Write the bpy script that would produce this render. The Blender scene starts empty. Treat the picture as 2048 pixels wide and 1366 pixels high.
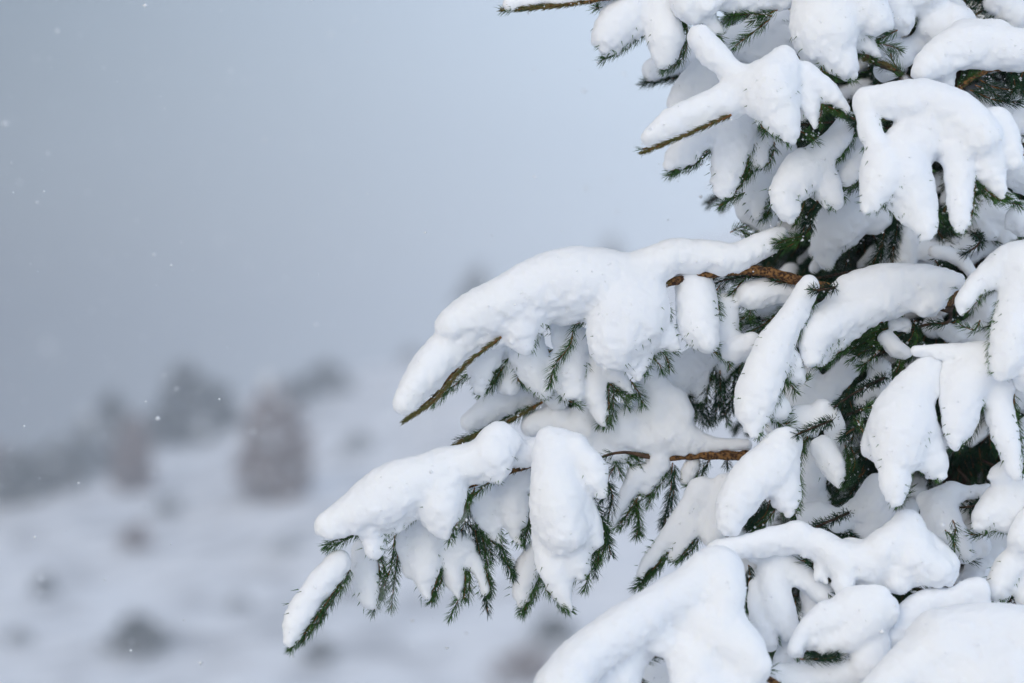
import bpy, math, random
import numpy as np
from mathutils import Vector

SC = bpy.context.scene
COL = SC.collection
RNG = np.random.default_rng(7)
random.seed(7)

# ------------------------------------------------------------------ camera
CAMZ = 1.6
LENS = 85.0
FOC = 3.8
K = 36.0 / LENS / 2048.0
cam = bpy.data.cameras.new('camera')
cam.lens = LENS
cam.sensor_width = 36
cam.clip_start = 0.05
cam.clip_end = 2000
cam.dof.use_dof = True
cam.dof.focus_distance = FOC - 0.04
cam.dof.aperture_fstop = 1.9
cam.dof.aperture_blades = 0
camo = bpy.data.objects.new('camera', cam)
camo.location = (0, 0, CAMZ)
camo.rotation_euler = (math.radians(90), 0, 0)
COL.objects.link(camo)
SC.camera = camo

# ------------------------------------------------------------------ world
W = bpy.data.worlds.new('World')
SC.world = W
W.use_nodes = True
nt = W.node_tree
nt.nodes.clear()
out = nt.nodes.new('ShaderNodeOutputWorld')
SUN_EL, SUN_AZ = 28, -30      # high, from behind the left shoulder
sky = nt.nodes.new('ShaderNodeTexSky')
sky.sky_type = 'NISHITA'
sky.sun_disc = False
sky.sun_elevation = math.radians(SUN_EL)
sky.sun_rotation = math.radians(180 + 30)
sky.air_density = 1.0
sky.dust_density = 4.0
bg1 = nt.nodes.new('ShaderNodeBackground')
bg1.inputs['Strength'].default_value = 0.05
nt.links.new(sky.outputs[0], bg1.inputs['Color'])
# overcast cloud deck: dimmer at the horizon, brighter overhead, a little darker to the left
tc = nt.nodes.new('ShaderNodeTexCoord')
sep = nt.nodes.new('ShaderNodeSeparateXYZ')
nt.links.new(tc.outputs['Generated'], sep.inputs[0])
rampz = nt.nodes.new('ShaderNodeValToRGB')
cr = rampz.color_ramp
cr.interpolation = 'EASE'
cr.elements[0].position = 0.0
cr.elements[0].color = (0.52, 0.59, 0.70, 1)
cr.elements[1].position = 1.0
cr.elements[1].color = (0.33, 0.40, 0.51, 1)
nt.links.new(sep.outputs['Z'], rampz.inputs[0])
mrx = nt.nodes.new('ShaderNodeMapRange')
mrx.inputs['From Min'].default_value = -0.34
mrx.inputs['From Max'].default_value = 0.25
mrx.inputs['To Min'].default_value = 0.12
mrx.inputs['To Max'].default_value = 1.60
mrx.interpolation_type = 'SMOOTHSTEP'
nt.links.new(sep.outputs['X'], mrx.inputs['Value'])
noi = nt.nodes.new('ShaderNodeTexNoise')
noi.inputs['Scale'].default_value = 2.0
noi.inputs['Detail'].default_value = 2.0
nt.links.new(tc.outputs['Generated'], noi.inputs['Vector'])
mrn = nt.nodes.new('ShaderNodeMapRange')
mrn.inputs['To Min'].default_value = 0.90
mrn.inputs['To Max'].default_value = 1.10
nt.links.new(noi.outputs[0], mrn.inputs['Value'])
mul = nt.nodes.new('ShaderNodeMath')
mul.operation = 'MULTIPLY'
nt.links.new(mrx.outputs[0], mul.inputs[0])
nt.links.new(mrn.outputs[0], mul.inputs[1])
bg2 = nt.nodes.new('ShaderNodeBackground')
nt.links.new(rampz.outputs[0], bg2.inputs['Color'])
nt.links.new(mul.outputs[0], bg2.inputs['Strength'])
addw = nt.nodes.new('ShaderNodeAddShader')
nt.links.new(bg1.outputs[0], addw.inputs[0])
nt.links.new(bg2.outputs[0], addw.inputs[1])
nt.links.new(addw.outputs[0], out.inputs['Surface'])

# ------------------------------------------------------------------ sun (through cloud)
sl = bpy.data.lights.new('sun', 'SUN')
sl.energy = 0.75
sl.angle = math.radians(85)
sl.color = (1.0, 0.985, 0.96)
so = bpy.data.objects.new('sun', sl)
el, az = math.radians(SUN_EL), math.radians(SUN_AZ)
dvec = Vector((math.sin(az) * math.cos(el), -math.cos(az) * math.cos(el), math.sin(el)))
so.rotation_euler = dvec.to_track_quat('Z', 'Y').to_euler()
so.location = (-10, -10, 20)
COL.objects.link(so)

SC.view_settings.view_transform = 'Standard'
SC.view_settings.look = 'None'
SC.view_settings.gamma = 1
SC.view_settings.use_curve_mapping = False
SC.view_settings.exposure = 0.0
SC.cycles.use_denoising = True
SC.cycles.max_bounces = 10
SC.cycles.diffuse_bounces = 6
SC.cycles.glossy_bounces = 2
SC.cycles.transmission_bounces = 2
SC.cycles.volume_bounces = 2
SC.cycles.use_adaptive_sampling = False


# ------------------------------------------------------------------ materials
def mat(name, base, rough=0.8, noise=None, bump=None, spec=0.3, sss=None):
    m = bpy.data.materials.new(name)
    m.use_nodes = True
    t = m.node_tree
    b = t.nodes['Principled BSDF']
    b.inputs['Base Color'].default_value = (*base, 1)
    b.inputs['Roughness'].default_value = rough
    b.inputs['Specular IOR Level'].default_value = spec
    co = t.nodes.new('ShaderNodeTexCoord')
    if noise:
        sc_, c2, lo, hi = noise
        n = t.nodes.new('ShaderNodeTexNoise')
        n.inputs['Scale'].default_value = sc_
        n.inputs['Detail'].default_value = 5
        t.links.new(co.outputs['Object'], n.inputs['Vector'])
        r = t.nodes.new('ShaderNodeValToRGB')
        r.color_ramp.elements[0].position = lo
        r.color_ramp.elements[1].position = hi
        r.color_ramp.elements[0].color = (*base, 1)
        r.color_ramp.elements[1].color = (*c2, 1)
        t.links.new(n.outputs[0], r.inputs[0])
        t.links.new(r.outputs[0], b.inputs['Base Color'])
    if bump:
        prev = None
        for sc_, st, dist in bump:
            n = t.nodes.new('ShaderNodeTexNoise')
            n.inputs['Scale'].default_value = sc_
            n.inputs['Detail'].default_value = 3
            t.links.new(co.outputs['Object'], n.inputs['Vector'])
            bp = t.nodes.new('ShaderNodeBump')
            bp.inputs['Strength'].default_value = st
            bp.inputs['Distance'].default_value = dist
            t.links.new(n.outputs[0], bp.inputs['Height'])
            if prev:
                t.links.new(prev.outputs[0], bp.inputs['Normal'])
            prev = bp
        t.links.new(prev.outputs[0], b.inputs['Normal'])
    if sss:
        b.inputs['Subsurface Weight'].default_value = sss[0]
        b.inputs['Subsurface Radius'].default_value = sss[1]
        b.inputs['Subsurface Scale'].default_value = sss[2]
    return m


M_SNOW = mat('snow', (0.85, 0.885, 0.935), 0.8, noise=(9, (0.885, 0.915, 0.955), .35, .65),
             bump=[(90, 0.10, 0.003), (420, 0.28, 0.0012)], spec=0.15, sss=(0.6, (1.0, 1.0, 1.1), 0.012))
M_GRAIN = mat('snow_grain', (0.90, 0.925, 0.955), 0.8, spec=0.1)
M_GROUND = mat('snow_ground', (0.48, 0.49, 0.51), 0.8, noise=(0.19, (0.89, 0.905, 0.93), .34, .52),
               bump=[(0.8, 0.4, 0.15), (6, 0.5, 0.03)], spec=0.2)
M_BARK = mat('bark', (0.03, 0.018, 0.012), 0.9, noise=(60, (0.085, 0.05, 0.028), .35, .62),
             bump=[(140, 0.9, 0.003)])
M_BARKF = mat('branch_bark', (0.04, 0.018, 0.008), 0.85, noise=(230, (0.25, 0.125, 0.04), .42, .6),
              bump=[(220, 1.0, 0.003)])
M_STEM = mat('twig_bark', (0.15, 0.058, 0.02), 0.8, noise=(180, (0.30, 0.14, 0.05), .38, .62))
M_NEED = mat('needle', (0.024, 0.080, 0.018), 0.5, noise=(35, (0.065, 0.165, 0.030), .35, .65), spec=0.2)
M_NEEDD = mat('needle_shaded', (0.007, 0.032, 0.015), 0.55, noise=(30, (0.024, 0.085, 0.032), .35, .7), spec=0.15)  # darker copy of the needle green, inner crown shade put into the colour
M_NEEDY = mat('needle_leader', (0.07, 0.095, 0.018), 0.55, noise=(60, (0.17, 0.13, 0.035), .35, .65), spec=0.35)
M_FAR = mat('far_foliage', (0.022, 0.034, 0.026), 0.8, noise=(.5, (0.05, 0.06, 0.045), .35, .65))
M_LARCH = mat('larch_foliage', (0.15, 0.088, 0.070), 0.85, noise=(.5, (0.24, 0.155, 0.125), .35, .65))


# ------------------------------------------------------------------ helpers
def P(px, py, Y):
    return np.array([(px - 1024) * K * Y, Y, CAMZ - (py - 683) * K * Y])


def mesh_obj(name, verts, faces, mats, parent=None, smooth=True, midx=None):
    me = bpy.data.meshes.new(name)
    verts = np.asarray(verts, dtype=np.float32)
    faces = np.asarray(faces, dtype=np.int32)
    nf, k = faces.shape
    me.vertices.add(len(verts))
    me.vertices.foreach_set('co', verts.ravel())
    me.loops.add(nf * k)
    me.loops.foreach_set('vertex_index', faces.ravel())
    me.polygons.add(nf)
    me.polygons.foreach_set('loop_start', np.arange(0, nf * k, k, dtype=np.int32))
    for m in (mats if isinstance(mats, (list, tuple)) else [mats]):
        me.materials.append(m)
    if midx is not None:
        me.polygons.foreach_set('material_index', np.asarray(midx, dtype=np.int32))
    me.polygons.foreach_set('use_smooth', np.full(nf, smooth))
    me.update(calc_edges=True)
    o = bpy.data.objects.new(name, me)
    COL.objects.link(o)
    if parent is not None:
        o.parent = parent
    return o


def catmull(pts, step):
    """pts (n,m): smooth resample so neighbours are about `step` apart in the first two columns"""
    pts = np.asarray(pts, float)
    if len(pts) == 1:
        return pts
    ext = np.vstack([2 * pts[0] - pts[1], pts, 2 * pts[-1] - pts[-2]])
    res = []
    for i in range(1, len(ext) - 2):
        p0, p1, p2, p3 = ext[i - 1:i + 3]
        n = max(1, int(np.linalg.norm((p2 - p1)[:2]) / step))
        t = (np.arange(n) / n)[:, None]
        res.append(0.5 * (2 * p1 + (p2 - p0) * t + (2 * p0 - 5 * p1 + 4 * p2 - p3) * t ** 2
                          + (3 * p1 - p0 - 3 * p2 + p3) * t ** 3))
    res.append(pts[-1:])
    return np.vstack(res)


NL = RNG.random((48, 48, 48)).astype(np.float32)


def vnoise(x, y, z, scale, off=0):
    """value noise on arrays of coordinates"""
    def prep(a, o):
        a = a / scale + o + off
        i = np.floor(a).astype(int)
        f = a - i
        f = f * f * f * (f * (f * 6 - 15) + 10)
        return i % 48, (i + 1) % 48, f
    x0, x1, fx = prep(x, 11.3)
    y0, y1, fy = prep(y, 5.7)
    z0, z1, fz = prep(z, 23.1)
    c00 = NL[x0, y0, z0] * (1 - fx) + NL[x1, y0, z0] * fx
    c10 = NL[x0, y1, z0] * (1 - fx) + NL[x1, y1, z0] * fx
    c01 = NL[x0, y0, z1] * (1 - fx) + NL[x1, y0, z1] * fx
    c11 = NL[x0, y1, z1] * (1 - fx) + NL[x1, y1, z1] * fx
    return (c00 * (1 - fy) + c10 * fy) * (1 - fz) + (c01 * (1 - fy) + c11 * fy) * fz - 0.5


def surface_nets(f, org, h):
    s = f < 0
    nx, ny, nz = f.shape
    cs = [(a, b, c) for a in (0, 1) for b in (0, 1) for c in (0, 1)]
    cnt = np.zeros((nx - 1, ny - 1, nz - 1), np.int8)
    for a, b, c in cs:
        cnt += s[a:nx - 1 + a, b:ny - 1 + b, c:nz - 1 + c]
    I, J, Kk = np.nonzero((cnt > 0) & (cnt < 8))
    idx = np.full((nx - 1, ny - 1, nz - 1), -1, np.int32)
    idx[I, J, Kk] = np.arange(len(I))
    acc = np.zeros((len(I), 3))
    num = np.zeros(len(I))
    for p in cs:
        for ax in range(3):
            if p[ax]:
                continue
            q = list(p)
            q[ax] = 1
            fa = f[I + p[0], J + p[1], Kk + p[2]]
            fb = f[I + q[0], J + q[1], Kk + q[2]]
            m = (fa < 0) != (fb < 0)
            t = np.where(m, fa / np.where(m, fa - fb, 1), 0)
            pos = np.tile(np.array(p, float), (len(I), 1))
            pos[:, ax] += t
            acc += pos * m[:, None]
            num += m
    V = (np.stack([I, J, Kk], 1) + acc / num[:, None]) * h + org
    quads = []
    for ax in range(3):
        sl0 = [slice(None)] * 3
        sl1 = [slice(None)] * 3
        sl0[ax] = slice(0, -1)
        sl1[ax] = slice(1, None)
        a, b = s[tuple(sl0)], s[tuple(sl1)]
        e = np.array(np.nonzero(a != b))
        o1, o2 = [(1, 2), (2, 0), (0, 1)][ax]
        ok = (e[o1] > 0) & (e[o2] > 0) & (e[o1] < f.shape[o1] - 1) & (e[o2] < f.shape[o2] - 1)
        e = e[:, ok]
        ins = a[tuple(e)]
        def cell(d1, d2):
            c = e.copy()
            c[o1] -= d1
            c[o2] -= d2
            return idx[tuple(c)]
        q = np.stack([cell(1, 1), cell(0, 1), cell(0, 0), cell(1, 0)], 1)
        q[~ins] = q[~ins][:, ::-1]
        quads.append(q)
    F = np.vstack(quads)
    return V, F[(F >= 0).all(1)]


def snow_mesh(segs, h=0.0032, k=0.012, rough=1.0, seed=0):
    """segs: list of (p0, p1, r0, r1, finger) round cones in metres -> snow body;
    hard union inside a finger, soft union between fingers"""
    segs = [(np.asarray(a, float), np.asarray(b, float), r0, r1, g_) for a, b, r0, r1, g_ in segs]
    lo = np.min([np.minimum(a, b) - max(r0, r1) for a, b, r0, r1, g_ in segs], 0) - 0.022
    hi = np.max([np.maximum(a, b) + max(r0, r1) for a, b, r0, r1, g_ in segs], 0) + 0.022
    n = np.ceil((hi - lo) / h).astype(int) + 1
    f = np.full(n, 0.05, np.float32)
    for gid in sorted({q[4] for q in segs}):
        grp = [q for q in segs if q[4] == gid]
        R = max(max(q[2], q[3]) for q in grp) + k + 0.014
        glo = np.min([np.minimum(q[0], q[1]) for q in grp], 0) - R
        ghi = np.max([np.maximum(q[0], q[1]) for q in grp], 0) + R
        o0 = np.maximum(np.floor((glo - lo) / h).astype(int), 0)
        o1 = np.minimum(np.ceil((ghi - lo) / h).astype(int) + 1, n)
        fg = np.full(o1 - o0, 0.05, np.float32)
        for a, b, r0, r1, g_ in grp:
            Rs = max(r0, r1) + k + 0.012
            i0 = np.maximum(np.floor((np.minimum(a, b) - Rs - lo) / h).astype(int), o0)
            i1 = np.minimum(np.ceil((np.maximum(a, b) + Rs - lo) / h).astype(int) + 1, o1)
            X = (np.arange(i0[0], i1[0]) * h + lo[0])[:, None, None]
            Y = (np.arange(i0[1], i1[1]) * h + lo[1])[None, :, None]
            Z = (np.arange(i0[2], i1[2]) * h + lo[2])[None, None, :]
            d = b - a
            L = max(float(d @ d), 1e-12)
            t = np.clip(((X - a[0]) * d[0] + (Y - a[1]) * d[1] + (Z - a[2]) * d[2]) / L, 0, 1)
            ds = np.sqrt((X - a[0] - t * d[0]) ** 2 + (Y - a[1] - t * d[1]) ** 2 + (Z - a[2] - t * d[2]) ** 2) \
                - (r0 + (r1 - r0) * t)
            j0, j1 = i0 - o0, i1 - o0
            sub = fg[j0[0]:j1[0], j0[1]:j1[1], j0[2]:j1[2]]
            np.minimum(sub, ds, out=sub)
        sub = f[o0[0]:o1[0], o0[1]:o1[1], o0[2]:o1[2]]
        hh = np.maximum(k - np.abs(sub - fg), 0) / k
        sub[...] = np.minimum(sub, fg) - hh * hh * k * 0.25
    I = np.nonzero(np.abs(f) < 0.018)
    x, y, z = I[0] * h + lo[0], I[1] * h + lo[1], I[2] * h + lo[2]
    gx = np.gradient(f, h, axis=2)[I]
    low = np.clip((0.15 - gx) / 0.9, 0, 1)          # undersides and edges crumble, tops stay soft
    nz = 0.011 * vnoise(x, y, z, 0.07, seed) + (0.0020 + .0042 * low) * vnoise(x, y, z, 0.021, seed + 3) \
        + (0.0022 + 0.0034 * low) * vnoise(x, y, z, 0.0085, seed + 9)
    f[I] += rough * nz
    return surface_nets(f, lo, h)


def tube(path, radii, sides=8, jitter=0.0):
    path = np.asarray(path, float)
    radii = np.broadcast_to(np.asarray(radii, float), (len(path),))
    T = np.gradient(path, axis=0)
    T /= np.linalg.norm(T, axis=1)[:, None] + 1e-9
    ref = np.array([0.13, 0.95, 0.28])
    A = np.cross(T, ref)
    A /= np.linalg.norm(A, axis=1)[:, None] + 1e-9
    B = np.cross(T, A)
    th = np.arange(sides) / sides * 2 * math.pi
    ring = np.cos(th)[None, :, None] * A[:, None] + np.sin(th)[None, :, None] * B[:, None]
    rr = radii[:, None, None] * (1 + jitter * (RNG.random((len(path), sides, 1)) - .5))
    V = (path[:, None] + ring * rr).reshape(-1, 3)
    n = len(path)
    i, j = np.meshgrid(np.arange(n - 1), np.arange(sides), indexing='ij')
    j2 = (j + 1) % sides
    F = np.stack([i * sides + j, i * sides + j2, (i + 1) * sides + j2, (i + 1) * sides + j], -1).reshape(-1, 4)
    return V, F


def needles(path, length, per_m, ang, gap=1.0, flat=0.0, width=0.00062, rng=RNG, up=None):
    """spindle needles round a stem path -> V, triangles"""
    path = np.asarray(path, float)
    seg = np.linalg.norm(np.diff(path, axis=0), axis=1)
    cum = np.concatenate([[0], np.cumsum(seg)])
    L = cum[-1]
    n = max(4, int(L * per_m))
    s = np.sort(rng.random(n)) * L
    c = np.stack([np.interp(s, cum, path[:, i]) for i in range(3)], 1)
    T = np.stack([np.interp(np.minimum(s + .004, L), cum, path[:, i]) - np.interp(np.maximum(s - .004, 0), cum, path[:, i])
                  for i in range(3)], 1)
    T /= np.linalg.norm(T, axis=1)[:, None] + 1e-9
    A = np.cross(T, [0.1, 0.3, 0.95])
    A /= np.linalg.norm(A, axis=1)[:, None] + 1e-9
    B = np.cross(A, T)
    ph = rng.random(n) * 2 * math.pi
    ph -= flat * 0.5 * np.sin(2 * ph)
    rad = np.cos(ph)[:, None] * A + np.sin(ph)[:, None] * B
    a = np.radians(ang + rng.normal(0, 7, n)) * (1 - 0.5 * np.clip((s / L - 0.85) / 0.15, 0, 1) * rng.random(n))
    a = a[:, None]
    D = np.cos(a) * T + np.sin(a) * rad
    l = (length * (0.75 + 0.4 * rng.random(n)) * np.where(s / L > .93, .8, 1))[:, None]
    w = width
    S1 = np.cross(D, T)
    S1 /= np.linalg.norm(S1, axis=1)[:, None] + 1e-9
    S2 = np.cross(D, S1)
    base = c + rad * 0.0007
    bend = (T - rad) * 0.10
    V = np.stack([base - S1 * w * .6, base + S1 * w * .6, base + D * l * .5 + bend * l * 0.3 + S2 * w,
                  base + D * l * .55 + S1 * w + bend * l * .3, base + D * l * .55 - S1 * w + bend * l * .3,
                  base + D * l + bend * l], 1)
    F = np.array([[0, 1, 3], [0, 3, 4], [1, 2, 3], [0, 4, 2], [0, 2, 1], [2, 5, 3], [3, 5, 4], [4, 5, 2]])
    F = (np.arange(n)[:, None, None] * 6 + F[None]).reshape(-1, 3)
    return V.reshape(-1, 3), F


def quads_to_tris(F):
    return np.vstack([F[:, [0, 1, 2]], F[:, [0, 2, 3]]])


OCT_V = np.array([[1, 0, 0], [-1, 0, 0], [0, 1, 0], [0, -1, 0], [0, 0, 1], [0, 0, -1]], float)
OCT_F = np.array([[0, 2, 4], [2, 1, 4], [1, 3, 4], [3, 0, 4], [2, 0, 5], [1, 2, 5], [3, 1, 5], [0, 3, 5]])


def crumbs(path, n, spread, size, rng=RNG):
    path = np.asarray(path)
    if n <= 0:
        return np.zeros((0, 3)), np.zeros((0, 3), int)
    t = rng.random(n) * (len(path) - 1.001)
    i = t.astype(int)
    c = path[i] + (path[i + 1] - path[i]) * (t - i)[:, None]
    c = c + rng.normal(0, 1, (n, 3)) * spread
    c[:, 2] += spread * .5
    sz = size * (0.35 + rng.random((n, 1, 1)) ** 2 * 1.3)
    V = c[:, None] + OCT_V[None] * sz * (0.7 + 0.6 * rng.random((n, 6, 3)))
    F = (np.arange(n)[:, None, None] * 6 + OCT_F[None]).reshape(-1, 3)
    return V.reshape(-1, 3), F


def shoot_geo(path, stem=0.0009, length=0.018, per_m=1700, ang=50, ncr=10, mode='g', rng=RNG):
    V1, F1 = tube(path, np.linspace(stem * 1.25, stem * .7, len(path)), 5)
    F1 = quads_to_tris(F1)
    if mode == 'b':       # leader: needles pressed along the orange twig
        V2, F2 = needles(path, length * .72, per_m * 1.9, 28, rng=rng, width=0.0007)
    else:
        V2, F2 = needles(path, length, per_m, ang, rng=rng)
    V3, F3 = crumbs(path, ncr, length * .33, 0.0016, rng=rng)
    V = np.vstack([V1, V2, V3])
    F = np.vstack([F1, F2 + len(V1), F3 + len(V1) + len(V2)])
    m = np.concatenate([np.zeros(len(F1)), np.ones(len(F2)), np.full(len(F3), 2)]).astype(int)
    return V, F, m


# ------------------------------------------------------------------ terrain
RX = np.array([-400, -120, -74, -67, -52.4, -41.6, -23.5, -12.6, -4.6, 14.2, 27, 60, 150, 400.])
RZ = np.array([-36, -27, -21.0, -17.0, -11, -8, -3.2, -.5, 3.0, 11, 16, 25, 34, 42.])
YR = 350.0


def terrain(x, y):
    x = np.asarray(x, float)
    y = np.asarray(y, float)
    ridge = np.interp(x, RX, RZ)
    near = 0.06 * np.clip(x, -30, 30)
    d = np.clip((y - 4.6) / 75, 0, 1)
    d = d * d * (3 - 2 * d)
    valley = -22 + 0.05 * np.clip(x, -60, 60)
    t = np.clip((y - 120) / (YR - 120), 0, 1)
    z = near * (1 - d) + valley * d
    z = z + (ridge - valley) * t ** 1.2
    z = z - np.maximum(y - YR, 0) * 0.22
    far = np.clip((y - 60) / 100, 0, 1)
    z = z + 0.25 * vnoise(x, y, x * 0, 2.6) * np.clip(y / 12, .15, 1) * (1 - far) \
        + far * (1.3 * vnoise(x, y, x * 0, 26.0, 5) + 1.0 * vnoise(x, y, x * 0, 11.0, 2) + .5 * vnoise(x, y, x * 0, 5.0, 8))
    return z


ys = np.concatenate([np.linspace(-60, 4, 30), np.linspace(4.5, 60, 110), np.linspace(61, 370, 260), np.linspace(375, 560, 40)])
xs = np.concatenate([np.linspace(-380, -112, 40), np.linspace(-110, 110, 260), np.linspace(112, 380, 40)])
GX, GY = np.meshgrid(xs, ys, indexing='ij')
GZ = terrain(GX, GY)
nI, nJ = GX.shape
i, j = np.meshgrid(np.arange(nI - 1), np.arange(nJ - 1), indexing='ij')
GF = np.stack([i * nJ + j, (i + 1) * nJ + j, (i + 1) * nJ + j + 1, i * nJ + j + 1], -1).reshape(-1, 4)
g = mesh_obj('snowy_hillside', np.stack([GX, GY, GZ], -1).reshape(-1, 3), GF, M_GROUND)
g['kind'] = 'structure'


def ground_hit(px, py):
    Y = np.arange(60, 420, 0.5)
    x = (px - 1024) * K * Y
    z = CAMZ - (py - 683) * K * Y
    d = z - terrain(x, Y)
    w = np.nonzero(d < 0)[0]
    Yh = Y[w[0]] if len(w) else YR - 1
    return (px - 1024) * K * Yh, Yh, float(terrain((px - 1024) * K * Yh, Yh))


# ------------------------------------------------------------------ far trees and shrubs
def far_plant(name, label, cat, px, py, hpx, wpx, shape, m, group, n=1500, snow=.12, Yfix=None):
    if Yfix:
        x, Y = (px - 1024) * K * Yfix, Yfix
        z = float(terrain(x, Y))
    else:
        x, Y, z = ground_hit(px, py)
    if shape != 'egg' and cat == 'tree' and not Yfix:
        hpx, wpx, n = hpx * 1.12, wpx * 1.2, n * 1.5
    h, w = hpx * K * Y, wpx * K * Y / 2
    if Yfix:
        h = (CAMZ - (py - hpx - 683) * K * Y) - z
    e = bpy.data.objects.new(name, None)
    COL.objects.link(e)
    e.location = (x, Y, z)
    e['label'], e['category'] = label, cat
    if group:
        e['group'] = group
    n = int(n * 1.6)
    rng = np.random.default_rng(int(px * 7 + py))
    u = rng.random(n)
    if shape == 'cone':
        rad = (1 - u) ** 0.7 * 1.0
    elif shape == 'egg':
        rad = (1 - u ** 2.6) ** 0.7 * 1.12 * np.minimum(1, .66 + u * 1.9) * (1 - .14 * u)
    else:
        rad = np.sqrt(np.clip(1 - u ** 2, 0, 1))
    th = rng.random(n) * 2 * math.pi
    la = .10 if shape == 'egg' else .3
    lump = 1 + la * np.sin(3 * th + 5 * u + px) + la * .7 * np.sin(5 * th - 9 * u)
    rr = rad * w * lump * np.sqrt(0.25 + 0.75 * rng.random(n))
    c = np.stack([rr * np.cos(th), rr * np.sin(th), (0.05 + u * .95) * h], 1)
    s = (.042 if shape == 'egg' else .058) * h * (0.6 + rng.random((n, 1, 1)))
    tri = c[:, None] + rng.normal(0, 1, (n, 3, 3)) * s
    tri[:, :, 2] = np.maximum(tri[:, :, 2], 0)
    F = np.arange(n * 3).reshape(-1, 3)
    k = int(n * (1 - snow))
    cw = mesh_obj('crown', tri[:k].reshape(-1, 3), F[:k], m, e, smooth=False)
    cw['kind'] = 'stuff'
    if snow > 0:
        tri[k:, :, 2] += 0.03 * h
        cv = mesh_obj('snow_cover', tri[k:].reshape(-1, 3), F[:n - k], M_SNOW, e, smooth=False)
    if snow > 0:
        cv['kind'] = 'stuff'
    V, Fq = tube([[0, 0, -.1], [0, 0, h * .45], [0.02, 0, h * .85]], [0.05 * h, .03 * h, .008 * h], 7)
    mesh_obj('trunk', V, Fq, M_BARK, e)
    return e


FG = 'trees along the misty ridge'
far_plant('larch_tree', 'brown rounded conifer standing alone on the snowy slope, the largest tree behind', 'tree',
          550, 1000, 212, 122, 'egg', M_LARCH, FG, n=3000, snow=.12)
far_plant('larch_tree', 'brownish narrow tree at the front of the left row on the slope', 'tree',
          266, 985, 145, 62, 'egg', M_LARCH, FG, n=2000, snow=.08)
far_plant('conifer_tree', 'dark conifer with pointed top on the ridge just left of the lone brown one', 'tree',
          368, 890, 130, 95, 'cone', M_FAR, FG, n=2200, snow=.08)
far_plant('conifer_tree', 'low dark bushy conifer touching the pointed one on its right', 'tree',
          428, 865, 80, 80, 'dome', M_FAR, FG, n=1500, snow=.1)
far_plant('conifer_tree', 'grey faded conifer behind the brownish narrow tree on the left', 'tree',
          225, 925, 110, 80, 'cone', M_FAR, FG, n=1500, snow=.15)
far_plant('conifer_tree', 'small faded conifer between the left corner tree and the row', 'tree',
          175, 955, 95, 60, 'cone', M_FAR, FG, n=1300, snow=.2)
far_plant('conifer_tree', 'low dark mound of evergreen at the start of the left row', 'tree',
          120, 985, 85, 70, 'dome', M_FAR, FG, n=1300, snow=.15)
far_plant('conifer_tree', 'dark evergreen at the far left of the slope beside the frame edge', 'tree',
          40, 1010, 90, 75, 'dome', M_FAR, FG, n=1500, snow=.1)
far_plant('larch_tree', 'brownish tree cut by the left edge of the picture', 'tree',
          -12, 1005, 110, 50, 'egg', M_LARCH, FG, n=1500, snow=.05)
far_plant('conifer_tree', 'faint dark treetop behind the crown of the lone brown tree', 'tree',
          588, 812, 48, 50, 'dome', M_FAR, FG, n=1300, snow=.1)
far_plant('conifer_tree', 'faint low evergreen on the ridge right of the lone brown tree', 'tree',
          655, 790, 55, 70, 'dome', M_FAR, FG, n=1300, snow=.15)
far_plant('conifer_tree', 'blurred dark conifer on the skyline left of the drooping bough tip', 'tree',
          822, 748, 55, 50, 'cone', M_FAR, FG, n=900, snow=.35, Yfix=YR - 4)
far_plant('conifer_tree', 'blurred dark conifer on the skyline just above the long middle bough', 'tree',
          955, 650, 105, 100, 'cone', M_FAR, FG, n=1000, snow=.4, Yfix=YR - 2)
far_plant('conifer_tree', 'faintest treetop showing over the crest of the long middle bough', 'tree',
          1222, 540, 62, 70, 'cone', M_FAR, FG, n=600, snow=.5, Yfix=YR - 2)
SG = 'shrubs half buried in the snowy slope'
for (px, py, hp, wp, lab) in [
        (272, 1100, 50, 65, 'grey shrub in the snow below the brownish narrow tree'),
        (335, 1030, 38, 75, 'pale low shrub in the snow between the two brown trees'),
        (275, 1310, 75, 120, 'large dark shrub in the snow low in the left of the picture'),
        (90, 1190, 40, 45, 'small grey shrub alone near the left edge of the snowy slope'),
        (716, 905, 35, 75, 'pale wide shrub in the snow right of the lone brown tree'),
        (640, 1320, 40, 70, 'small shrub in the snow below the lowest drooping twig tip'),
        (1108, 1285, 55, 90, 'dark shrub in the snow under the lower bough'),
        (1052, 1360, 60, 130, 'brownish shrub at the bottom edge left of the snow mound'),
        (575, 1110, 30, 90, 'faint snow covered shrub below the lone brown tree'),
        (700, 1195, 28, 70, 'faint shrub behind the hanging tips of the lower bough'),
        (40, 1290, 30, 60, 'faint snow covered shrub in the lower left corner'),
        (480, 1220, 26, 60, 'faint shrub on open snow left of the lowest twig')]:
    br = 'brownish' in lab
    far_plant('shrub', lab, 'shrub', px, py, hp, wp, 'dome', M_LARCH if br else M_FAR, SG, n=700,
              snow=.45 if 'faint' in lab or 'pale' in lab else .18)

# ------------------------------------------------------------------ the spruce
TX, TY = P(1885, 683, FOC + 0.42)[:2]
TZ = float(terrain(TX, TY))
tree = bpy.data.objects.new('spruce_tree', None)
COL.objects.link(tree)
tree.location = (0, 0, 0)
tree['label'] = 'tall spruce with drooping boughs under thick fresh snow, close on the right'
tree['category'] = 'tree'


def tree_axis(z):
    return np.array([TX + 0.02 * math.sin(z * 1.7), TY, z])


zz = np.linspace(TZ - .1, 4.25, 60)
tp = np.array([tree_axis(z) for z in zz])
V, F = tube(tp, np.interp(zz, [0, 2, 4.25], [0.085, 0.05, 0.006]), 16, .12)
mesh_obj('trunk', V, F, M_BARK, tree)


def parse(s):
    return np.array([[float(v) for v in q.split()] for q in s.split(',')])


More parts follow.
